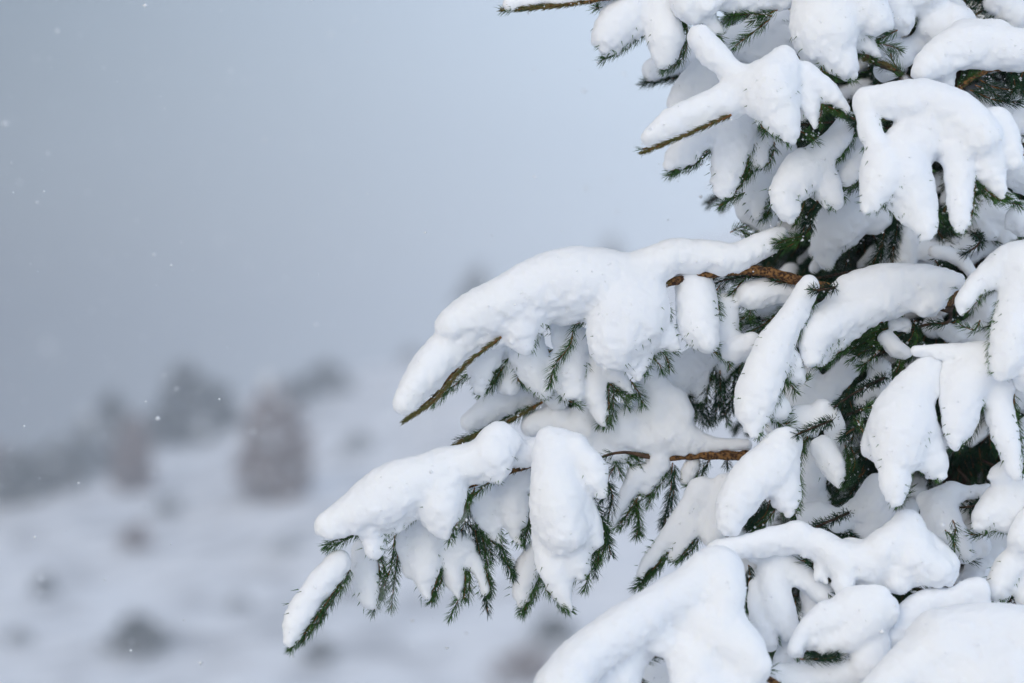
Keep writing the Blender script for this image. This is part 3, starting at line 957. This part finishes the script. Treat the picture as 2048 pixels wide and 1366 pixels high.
bough('1760 420, 1720 430', 0.14, [
    ('1720 430 34, 1680 450 44, 1650 495 28, 1652 525 14', 'f'), ('1762 435 20, 1748 455 12', 'f'), ('1700 400 30, 1690 430 30', 'fn')],
      [('1720 470, 1700 500, 1690 540', 'dlk'), ('1740 460, 1760 500, 1750 540', 'dlk'), ('1790 400, 1795 450, 1780 520', 'dl'),
       ('1780 410, 1770 460, 1760 520', 'dl'), ('1770 430, 1765 480, 1745 530', 'dl'), ('1800 420, 1790 470, 1785 530', 'dl')], wr=(5, 3))
bough('1960 400, 1930 430, 1880 440', 0.16, [
    ('1990 420 38, 2020 440 34, 2010 480 20', 'f'), ('1940 480 22, 1890 500 20, 1850 500 24', 'nf'), ('1810 480 30, 1800 520 34', 'nf'),
    ('2045 430 30', 'n'), ('1960 430 34, 1980 460 24', 'nf')],
      [('1900 440, 1930 465, 1960 470', 'dl'), ('1890 420, 1900 460, 1920 480', 'dl'), ('1870 440, 1880 470, 1900 490', 'dl'),
       ('2010 440, 2030 460, 2048 470', 'dl'), ('1980 480, 2020 490, 2048 485', 'dl'), ('1900 400, 1885 430, 1890 460', 'dl')], wr=(6, 4))
bough('2120 300, 2060 330, 2020 330', -0.02, [
    ('2060 230 40, 2010 240 34', 'n'), ('2060 350 36, 2030 345 30', 'n'), ('2070 440 30, 2040 440 28', 'n')],
      [('2048 310, 2030 315, 2018 320', 'b'), ('2040 410, 2010 402, 1990 390', 'gl')], wr=(5, 4))

# --- centre right boughs
bough('1900 620 60, 1840 600 30, 1760 600 0, 1700 640 0', -0.02, [
    ('1916 562 15, 1870 562 26, 1820 560 30, 1760 566 35, 1700 576 28, 1668 592 14', 'n'),
    ('1820 585 32, 1760 602 40, 1700 630 42, 1650 655 44, 1626 690 28, 1624 718 12', ''),
    ('1680 660 34, 1660 690 24, 1640 720 12', ''),
    ('1872 580 26, 1862 604 26, 1848 618 14', 'n')],
      [('1700 690, 1670 710, 1650 728', 'gl'), ('1620 640, 1600 660, 1585 680', 'gl')], tilt=.5, wr=(9, 4))
bough('1660 577, 1620 580, 1600 620', -0.06, [
    ('1618 570 18, 1595 610 24, 1560 670 30, 1538 730 40, 1515 790 40, 1505 830 28, 1510 868 9', ''),
    ('1545 700 34, 1580 738 28, 1602 756 13', ''),
    ('1530 790 32, 1555 812 24, 1572 818 11', '')],
      [('1575 750, 1585 775, 1590 785', 'gl'), ('1600 765, 1610 765, 1615 755', 'g'), ('1550 830, 1560 850, 1580 845', 'gls'),
       ('1610 600, 1590 650, 1580 690', 'gl')], tilt=.2, wr=(7, 3))
# green hand in front of the trunk
bough('1900 640, 1850 650, 1800 670, 1750 690', 0.02, [
    ('1770 678 9, 1790 700 12, 1812 712 8', 'nf'), ('1722 722 8, 1745 722 7', 'nf'), ('1790 640 9, 1810 645 8', 'nf')],
      [('1830 650, 1780 655, 1730 672, 1690 690', 'gl'), ('1820 640, 1790 635, 1750 650', 'gl'), ('1800 670, 1750 690, 1700 720', 'gl'),
       ('1830 650, 1835 680, 1820 710', 'gl'), ('1790 690, 1800 720, 1790 750', 'gls'), ('1760 700, 1740 720, 1720 735', 'gls'),
       ('1770 660, 1740 680, 1700 700', 'gl'), ('1830 640, 1825 670, 1810 690', 'dl')], wr=(6, 3), rough=1.5)
bough('2120 560 0, 2020 562 0, 1960 566 0', -0.14, [
    ('2080 540 60, 2020 530 34, 1985 548 24, 1948 572 22, 1928 605 24, 1922 622 12', ''),
    ('2060 560 50, 2035 620 38, 2020 680 38, 2005 730 26, 2000 748 12', 'L'),
    ('2060 660 50, 2070 740 50', 'n')],
      [('1995 755, 2020 755, 2048 745', 'g'), ('1960 640, 1950 660, 1920 650', 'g'), ('1990 572, 2010 580, 2020 590', 'd')], tilt=.25, wr=(6, 5))
bough('1960 480, 1900 520, 1880 510', 0.08, [
    ('1868 502 11, 1900 508 12, 1925 522 13, 1942 546 10', 'nf')],
      [('1930 530, 1900 522, 1870 515', 'dl'), ('1870 520, 1880 535, 1890 545', 'dl')], wr=(4, 3))
bough('2000 640, 1940 660, 1900 690', 0.12, [
    ('1990 660 24, 2000 640 20, 1960 640 18', 'nf'), ('1960 680 20, 1990 690 20, 1940 660 16', 'nf'),
    ('1910 670 20, 1890 660 12', 'nf'), ('2000 600 20, 1975 620 22', 'nf')],
      [('1900 650, 1915 640, 1925 630', 'd'), ('1960 570, 1980 566', 'b')], wr=(5, 3))
bough('2060 700 20, 1980 720 0, 1900 700 0, 1840 700 0', -0.12, [
    ('1832 702 10, 1870 702 14, 1920 705 22, 1965 720 36', 'n'),
    ('1975 730 38, 1936 762 46, 1922 804 40, 1914 852 26, 1910 884 11', ''),
    ('2000 748 40, 1998 800 30, 2006 850 28, 2019 900 23, 2034 948 12', ''),
    ('1895 740 14, 1888 760 16', 'n')],
      [('1960 830, 1945 860, 1925 890', 'dl'), ('1930 880, 1915 895, 1905 900', 'g'), ('1980 840, 1990 870, 1995 900', 'dl')], tilt=.3, wr=(5, 3))
bough('1940 720 60, 1880 760 20, 1820 790 0', -0.12, [
    ('1866 740 28, 1840 768 38, 1818 805 50, 1804 850 60, 1796 895 50, 1790 935 31, 1789 970 25, 1792 1000 11', ''),
    ('1830 860 50, 1854 896 38, 1872 930 24, 1884 952 9', ''),
    ('1780 860 42, 1752 888 26', 'n'), ('1855 750 25, 1870 780 16', 'n')],
      [('1730 870, 1720 850, 1715 840', 'g'), ('1800 1000, 1815 985, 1820 970', 'd'), ('1720 820, 1740 815, 1750 810', 'gl')], tilt=.35, wr=(6, 4))
bough('1790 690, 1740 720, 1690 760', 0.10, [
    ('1700 735 24, 1670 765 26, 1640 795 26, 1610 815 24', 'nf'), ('1730 780 18, 1725 820 20, 1740 850 14', 'nf'), ('1760 740 26, 1760 780 26', 'nf'),
    ('1610 760 34, 1600 800 40, 1560 830 40', 'nf')],
      [('1720 740, 1690 770, 1660 800', 'dl'), ('1700 770, 1690 800, 1680 840', 'dl'), ('1730 720, 1750 740, 1770 735', 'dl'),
       ('1770 750, 1760 790, 1740 810', 'dl'), ('1700 800, 1710 850, 1700 890', 'dl'), ('1560 840, 1590 830, 1600 850', 'dl')], wr=(8, 4))
# --- G group
bough('1720 780, 1650 830, 1600 870', -0.03, [
    ('1620 850 24, 1645 826 26, 1668 850 24, 1676 880 16', 'nf'),
    ('1560 842 26, 1600 838 26', 'nf')],
      [('1632 850, 1612 880, 1600 910', 'gl'), ('1608 880, 1600 920, 1595 960', 'gl')], wr=(5, 3))
bough('1640 850, 1580 880, 1530 930', -0.10, [
    ('1572 885 30, 1545 925 44, 1500 965 42, 1470 1010 36, 1460 1046 22', 'n'),
    ('1560 900 36, 1560 950 36, 1570 990 30, 1578 1022 14', '')],
      [('1590 900, 1585 950, 1590 990', 'g'), ('1530 990, 1515 1020, 1500 1050', 'dl'), ('1540 1000, 1530 1030, 1500 1055', 'dl'),
       ('1550 1020, 1530 1045, 1505 1058', 'gl'), ('1590 1000, 1595 1020, 1585 1035', 'g')], tilt=.3, wr=(5, 3))
bough('1720 850, 1680 880', -0.06, [
    ('1648 900 27, 1662 930 28, 1672 960 16, 1676 972 8', '')],
      [('1690 890, 1700 930, 1685 970', 'gl'), ('1695 880, 1710 920, 1700 960', 'dl')], wr=(4, 3), tilt=.3)
bough('1720 900, 1660 960, 1620 1000', 0.14, [
    ('1610 960 40, 1620 920 32, 1600 1000 26', 'nf'), ('1640 1000 20, 1620 1010 20', 'nf')],
      [('1700 920, 1680 980, 1650 1010', 'dl'), ('1740 900, 1720 950, 1690 1000', 'dl'), ('1730 940, 1700 990, 1670 1015', 'dl'),
       ('1650 980, 1660 1000, 1690 1010', 'dl')], wr=(6, 3))
# --- bottom right
bough('1900 1060 60, 1780 1060 30, 1700 1060 20, 1600 1060 10', 0.06, [
    ('1612 1030 16, 1640 1028 20, 1668 1036 16', 'nf'), ('1700 1024 16, 1735 1008 28, 1752 975 26', 'nf'), ('1760 1000 26, 1752 1040 30, 1730 1062 22', 'nf'), ('1690 1052 14, 1670 1046 12', 'nf')],
      [('1660 1045, 1690 1065, 1720 1080', 'dl'), ('1680 1040, 1700 1070, 1715 1085', 'dl'), ('1640 1055, 1665 1075, 1690 1085', 'dls')], wr=(7, 4))
bough('1900 1180 40, 1800 1170 20, 1700 1150 0, 1600 1120 0', -0.14, [
    ('1816 1052 32, 1822 1085 44, 1828 1120 50, 1872 1142 34', 'n'),
    ('1795 1100 42, 1762 1116 40, 1716 1122 36, 1672 1118 36, 1638 1096 32, 1600 1078 30, 1560 1082 28, 1500 1090 26, 1440 1098 26', 'n'),
    ('1805 1130 44, 1802 1160 32', 'n'), ('1758 1130 32, 1752 1156 18', 'n'), ('1700 1105 30, 1740 1120 34', 'n'), ('1640 1085 28, 1670 1110 34', 'n'),
    ('1816 1052 32, 1790 1085 40, 1770 1100 40', 'n'), ('1850 1100 40, 1893 1130 22, 1902 1146 10', 'n'), ('1600 1070 28, 1615 1100 18', 'n'), ('1720 1135 28, 1720 1156 15', 'n'),
    ('1680 1125 34, 1684 1160 26, 1684 1188 12', 'n'),
    ('1650 1115 24, 1640 1150 18, 1652 1165 10', 'n')],
      [('1715 1172, 1745 1180, 1780 1172', 'dlk'), ('1905 1040, 1912 1060, 1905 1080', 'd'), ('1890 1060, 1905 1075, 1910 1095', 'g'),
       ('1655 1180, 1662 1195, 1668 1205', 'd')], tilt=.4, wr=(8, 4), k=.007)
bough('1620 1060, 1560 1100, 1540 1180', -0.10, [
    ('1548 1100 30, 1550 1140 34, 1548 1180 32, 1560 1225 28, 1580 1262 18', 'n'),
    ('1560 1120 34, 1600 1152 24, 1636 1178 22, 1656 1206 18, 1660 1225 10', 'n'),
    ('1625 1190 22, 1630 1235 22, 1615 1275 18', 'n'),
    ('1512 1170 16, 1518 1210 20, 1530 1255 20, 1540 1290 14', ''),
    ('1480 1085 22, 1508 1105 18', 'n'), ('1570 1255 20, 1590 1290 24, 1570 1320 20', 'n')],
      [('1535 1215, 1543 1228, 1548 1240', 'gl'), ('1540 1265, 1548 1285, 1538 1305', 'g'), ('1480 1170, 1492 1210, 1488 1245', 'gl'),
       ('1497 1130, 1500 1150, 1496 1170', 'd'), ('1590 1190, 1592 1220, 1596 1260', 'd'), ('1600 1100, 1610 1120, 1615 1140', 'd')], tilt=.4, wr=(6, 4), k=.006)
# front left mound bough
bough('1700 1420 0, 1500 1340 0, 1350 1300 0, 1180 1350 0, 1100 1400 0', -0.26, [
    ('1436 1132 36, 1408 1150 44, 1352 1190 44, 1290 1228 42, 1230 1268 46, 1170 1318 50, 1120 1380 52', 'n'),
    ('1445 1140 42, 1446 1180 46, 1448 1210 36', 'n'),
    ('1400 1190 50, 1420 1250 56, 1470 1290 52, 1512 1332 34', 'n'),
    ('1330 1220 44, 1320 1262 36, 1322 1292 22', 'n'), ('1390 1230 60, 1370 1280 44, 1400 1330 50', 'n'), ('1255 1300 50, 1235 1350 50', 'n'), ('1440 1290 60, 1460 1340 60', 'n'), ('1270 1270 36, 1240 1320 40, 1215 1380 44', 'n'),
    ('1395 1275 42, 1380 1335 40, 1400 1390 50, 1480 1370 44', 'n')],
      [('1120 1360, 1140 1350, 1158 1340', 'gls'), ('1285 1335, 1275 1350, 1290 1372', 'd'), ('1285 1322, 1310 1314, 1340 1310', 'dl'),
       ('1505 1348, 1525 1342, 1545 1335', 'gl'), ('1455 1240, 1475 1250, 1492 1250', 'g')], tilt=.55, wr=(8, 5), k=.018,
      label='thick snow covered bough in the foreground at the bottom')
bough('1600 1420 0, 1450 1360 0, 1330 1330 0', -0.12, [
    ('1300 1330 44, 1340 1360 50, 1300 1400 50', 'nf'), ('1380 1330 50, 1440 1330 44', 'nf')],
      [('1270 1350, 1290 1335, 1330 1330', 'dl'), ('1275 1380, 1290 1360, 1310 1345', 'dl')], tilt=.2, wr=(6, 3))
bough('1900 1400 0, 1760 1330 0, 1640 1320 0', -0.20, [
    ('1742 1226 40, 1702 1226 44, 1655 1250 38, 1622 1275 24', 'n'), ('1725 1250 40, 1690 1272 34, 1650 1290 20', 'n'), ('1700 1205 28, 1755 1204 28, 1775 1225 20', 'n'), ('1650 1230 30, 1606 1268 22, 1590 1300 14', 'n'),
    ('1600 1345 22, 1650 1356 34, 1700 1345 30', 'n'), ('1560 1372 36, 1610 1380 40', 'n'), ('1740 1290 34, 1735 1330 34', 'n')],
      [('1580 1350, 1595 1338, 1600 1325', 'gl'), ('1600 1318, 1635 1318, 1672 1314', 'dlf')], tilt=.5, wr=(7, 4), k=.008)
bough('2150 1400 0, 1980 1360 0, 1820 1360 0', -0.32, [
    ('2100 1310 84, 2020 1290 80, 1960 1290 80, 1890 1300 76', 'n'), ('1900 1310 60, 1830 1335 56, 1780 1370 44, 1740 1410 40', 'n'),
    ('2000 1360 90, 1880 1390 70', 'n'), ('2100 1400 90, 1950 1420 80', 'n')], [], tilt=.5, wr=(8, 5), k=.012)
bough('2100 1260 0, 1960 1240 0, 1860 1240 0', -0.16, [
    ('1955 1215 28, 1905 1212 30, 1855 1210 34, 1825 1240 34, 1790 1275 28', 'n'), ('1960 1180 22, 1925 1192 22', 'n')], [], tilt=.4, wr=(6, 4), k=.01)
bough('1960 1000 20, 1900 1020 0, 1880 1060 0', 0.0, [
    ('1905 985 26, 1880 1010 32, 1885 1050 34, 1915 1080 22, 1930 1105 12', ''), ('1850 1000 14, 1870 1000 20', 'n'),
    ('1930 985 16, 1975 978 16', 'n'), ('1960 1090 22, 1930 1100 22', 'n')],
      [('1850 1040, 1860 1060, 1858 1080', 'd'), ('1935 1010, 1945 1020', 'd'), ('1930 1120, 1950 1122', 'd'), ('1900 1100, 1905 1125', 'd')], wr=(5, 3))
bough('2100 990, 2020 1010, 1960 1040', -0.10, [
    ('2050 990 46, 2000 1005 36, 1972 1035 26, 1960 1052 14', ''), ('2040 1020 32, 2010 1040 24', ''), ('2048 930 30, 2000 950 24, 1980 955 10', 'n')],
      [('2040 1040, 2010 1055, 1990 1062', 'gs'), ('1985 1060, 1960 1070, 1940 1068', 'g'), ('2020 1040, 2035 1035', 'g')], tilt=.3, wr=(5, 3))
bough('2100 1100, 2040 1130, 2000 1160', -0.12, [
    ('2060 1110 34, 2020 1140 32, 1996 1180 24, 1992 1198 10', ''), ('2060 1150 30, 2055 1200 24', 'n'), ('2070 1050 36, 2050 1080 30', 'n')],
      [('2035 1200, 2045 1210', 'd')], tilt=.3, wr=(5, 3))
bough('2060 1060, 1980 1080, 1960 1140', 0.06, [
    ('1990 1080 30, 1965 1110 32, 1950 1150 28, 1930 1160 20', 'nf'), ('2010 1060 30, 1970 1060 24', 'nf'), ('1940 1170 26, 2000 1190 24', 'nf')],
      [('2010 1210, 2030 1220, 2040 1200', 'dl')], wr=(5, 3))
bough('2100 820, 2060 840, 2020 880', 0.04, [
    ('2070 800 36, 2040 800 22', 'n'), ('2060 860 26, 2050 900 18', '')],
      [('2030 830, 2045 860, 2050 900', 'dl'), ('2040 800, 2030 840, 2040 880', 'gl')], wr=(5, 3))


# ------------------------------------------------------------------ inner, rear and unseen boughs
def local_bough(L, seed, hvox, dens, snowy):
    """a generic bough lying along +X, drooping: wood, needles, snow arrays"""
    rng = np.random.default_rng(seed)
    t = np.linspace(0, 1, 14)
    ax = np.stack([t * L, 0.04 * np.sin(t * 3 + seed), -0.10 * L * t + 0.08 * L * np.sin(t * 3.1) - 0.22 * L * t ** 2.2], 1)
    wV, wF = tube(ax, np.linspace(.010, .003, 14), 7, .2)
    nv, nf, nm, off = [], [], [], 0
    segs = []
    w0 = .020 if snowy else .009
    for i in range(13):
        if snowy or i % 5 > 1:
            segs.append((ax[i] + [0, 0, .014], ax[i + 1] + [0, 0, .014], w0 + .010 * t[i], w0 + .010 * t[i + 1], 0))

    def addn(path):
        nonlocal off
        V_, F_, m_ = shoot_geo(path, per_m=dens, ncr=1, rng=rng, length=.018)
        nv.append(V_)
        nf.append(F_ + off)
        nm.append(m_)
        off += len(V_)
    addn(ax)
    for s in np.arange(0.10, 1.0, 0.10):
        for sd in (-1, 1):
            b = np.array([np.interp(s, t, ax[:, i]) for i in range(3)])
            l = L * (0.42 * (1 - s) + .16) * (0.8 + .4 * rng.random())
            a = math.radians(48 + 14 * rng.random()) * sd
            u = np.linspace(0, 1, 6)
            p = b + np.stack([np.cos(a) * l * u, np.sin(a) * l * u, -(0.3 + .5 * rng.random()) * l * u ** 1.5], 1)
            addn(p)
            for ii, aa in ((1, .2), (2, 1.6), (3, .3)):
                q = p[ii] + np.stack([np.cos(a * aa) * l * .4 * u, np.sin(a * aa) * l * .4 * u,
                                      -(.3 + .5 * rng.random()) * l * u ** 1.4], 1)
                addn(q)
            if rng.random() < (.85 if snowy else .35):
                w = (.014 + .010 * rng.random()) * (1 if snowy else .75)
                for i in range(5):
                    k_ = 1 - .35 * abs(i - 2.5) / 2.5
                    segs.append((p[i] + [0, 0, .012], p[i + 1] + [0, 0, .012], w * k_, w * (k_ - .05), 1 + int(s * 100) * 2 + (sd > 0)))
    sV, sF = snow_mesh(segs, h=hvox, k=.012, seed=seed)
    return (wV, wF), (np.vstack(nv), np.vstack(nf), np.concatenate(nm)), (sV, sF)


VAR = []
for vi in range(9):
    L = [0.42, 0.6, 0.8, 1.0, 1.2, 0.2, 0.32, 0.45, 0.6][vi]
    snowy = vi < 5
    (wV, wF), (nV, nF, nM), (sV, sF) = local_bough(L, 31 + vi, 0.0055, 1000 if snowy else 2000, snowy)
    b = mesh_obj('branch', wV, wF, M_BARK, tree)
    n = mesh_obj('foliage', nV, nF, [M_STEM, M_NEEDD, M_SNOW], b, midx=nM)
    n['kind'] = 'stuff'
    s = mesh_obj('snow_load', sV, sF, M_SNOW, b)
    VAR.append((L, b, n, s))
used = set()


def place_bough(L, z, azim, pitch, inner=False):
    vi = min(range(5, 9) if inner else range(5), key=lambda q: abs(VAR[q][0] - L))
    _, b, n, s = VAR[vi]
    if vi in used:
        b2 = b.copy()
        COL.objects.link(b2)
        for c in (n, s):
            c2 = c.copy()
            COL.objects.link(c2)
            c2.parent = b2
        b = b2
    used.add(vi)
    b.location = tree_axis(z)
    sc_ = L / VAR[vi][0]
    b.scale = (sc_, sc_, sc_)
    b.rotation_euler = (0, -pitch, azim)


# azimuth: 0 = right (+X), 90 = away, 180 = left, 270 = toward the camera
prng = random.Random(5)
z = 0.2
while z < 4.15:
    Lz = max(0.10, 0.34 * (4.3 - z))
    inframe = 0.85 < z < 2.55
    n_b = 8 if inframe else 6
    ph = prng.random() * 60
    for q in range(n_b):
        azd = (ph + q * 360 / n_b + prng.uniform(-12, 12)) % 360
        L = Lz * prng.uniform(.85, 1.1)
        inner = False
        if inframe:
            # the traced boughs stand in front here; these fill the crown behind them
            inner = True
            if 55 < azd < 125:
                L *= .6
                inner = L < .62
            elif azd <= 55 or azd > 325:
                L = min(L * .8, .62)
                inner = azd > 20 or azd > 325
                L = L if azd < 60 else .34
            elif 125 <= azd < 170:
                L = .36
            elif 170 <= azd < 215:
                L = .30
            else:
                L = .22
        if 2.3 <= z < 2.75 and 120 < azd < 340:
            L = min(L, .34)
        place_bough(L, z + prng.uniform(-.03, .03), math.radians(azd), math.radians(prng.uniform(-6, 14)), inner)
    z += 0.115 if inframe else 0.26

# ------------------------------------------------------------------ falling snow
NFL = 12000
fr = np.random.default_rng(99)
c = np.stack([fr.uniform(-3.2, 3.2, NFL), fr.uniform(1.5, 9, NFL), fr.uniform(0.2, 3.6, NFL)], 1)
sz = (0.0012 + 0.0034 * fr.random((NFL, 1, 1)) ** 3.0)
V = c[:, None] + OCT_V[None] * sz * (0.6 + 0.8 * fr.random((NFL, 6, 3)))
F = (np.arange(NFL)[:, None, None] * 6 + OCT_F[None]).reshape(-1, 3)
fl = mesh_obj('falling_snow', V.reshape(-1, 3), F, M_SNOW)
fl['kind'] = 'stuff'
fl['label'] = 'light scatter of snowflakes falling through the whole air'
fl['category'] = 'falling snow'

# ------------------------------------------------------------------ haze
HX0, HX1, HY0, HY1, HZ0, HZ1 = -400, 400, -80, 590, -80, 50
v = [(x, y, z) for x in (HX0, HX1) for y in (HY0, HY1) for z in (HZ0, HZ1)]
f = [(0, 1, 3, 2), (4, 6, 7, 5), (0, 4, 5, 1), (2, 3, 7, 6), (0, 2, 6, 4), (1, 5, 7, 3)]
hm = bpy.data.materials.new('haze')
hm.use_nodes = True
ht = hm.node_tree
ht.nodes.clear()
ho = ht.nodes.new('ShaderNodeOutputMaterial')
pv = ht.nodes.new('ShaderNodeVolumePrincipled')
pv.inputs['Color'].default_value = (0.93, 0.95, 0.98, 1)
pv.inputs['Density'].default_value = 0.0020
pv.inputs['Anisotropy'].default_value = 0.78
ht.links.new(pv.outputs[0], ho.inputs['Volume'])
hz = mesh_obj('haze', v, f, hm, smooth=False)
hz['kind'] = 'stuff'
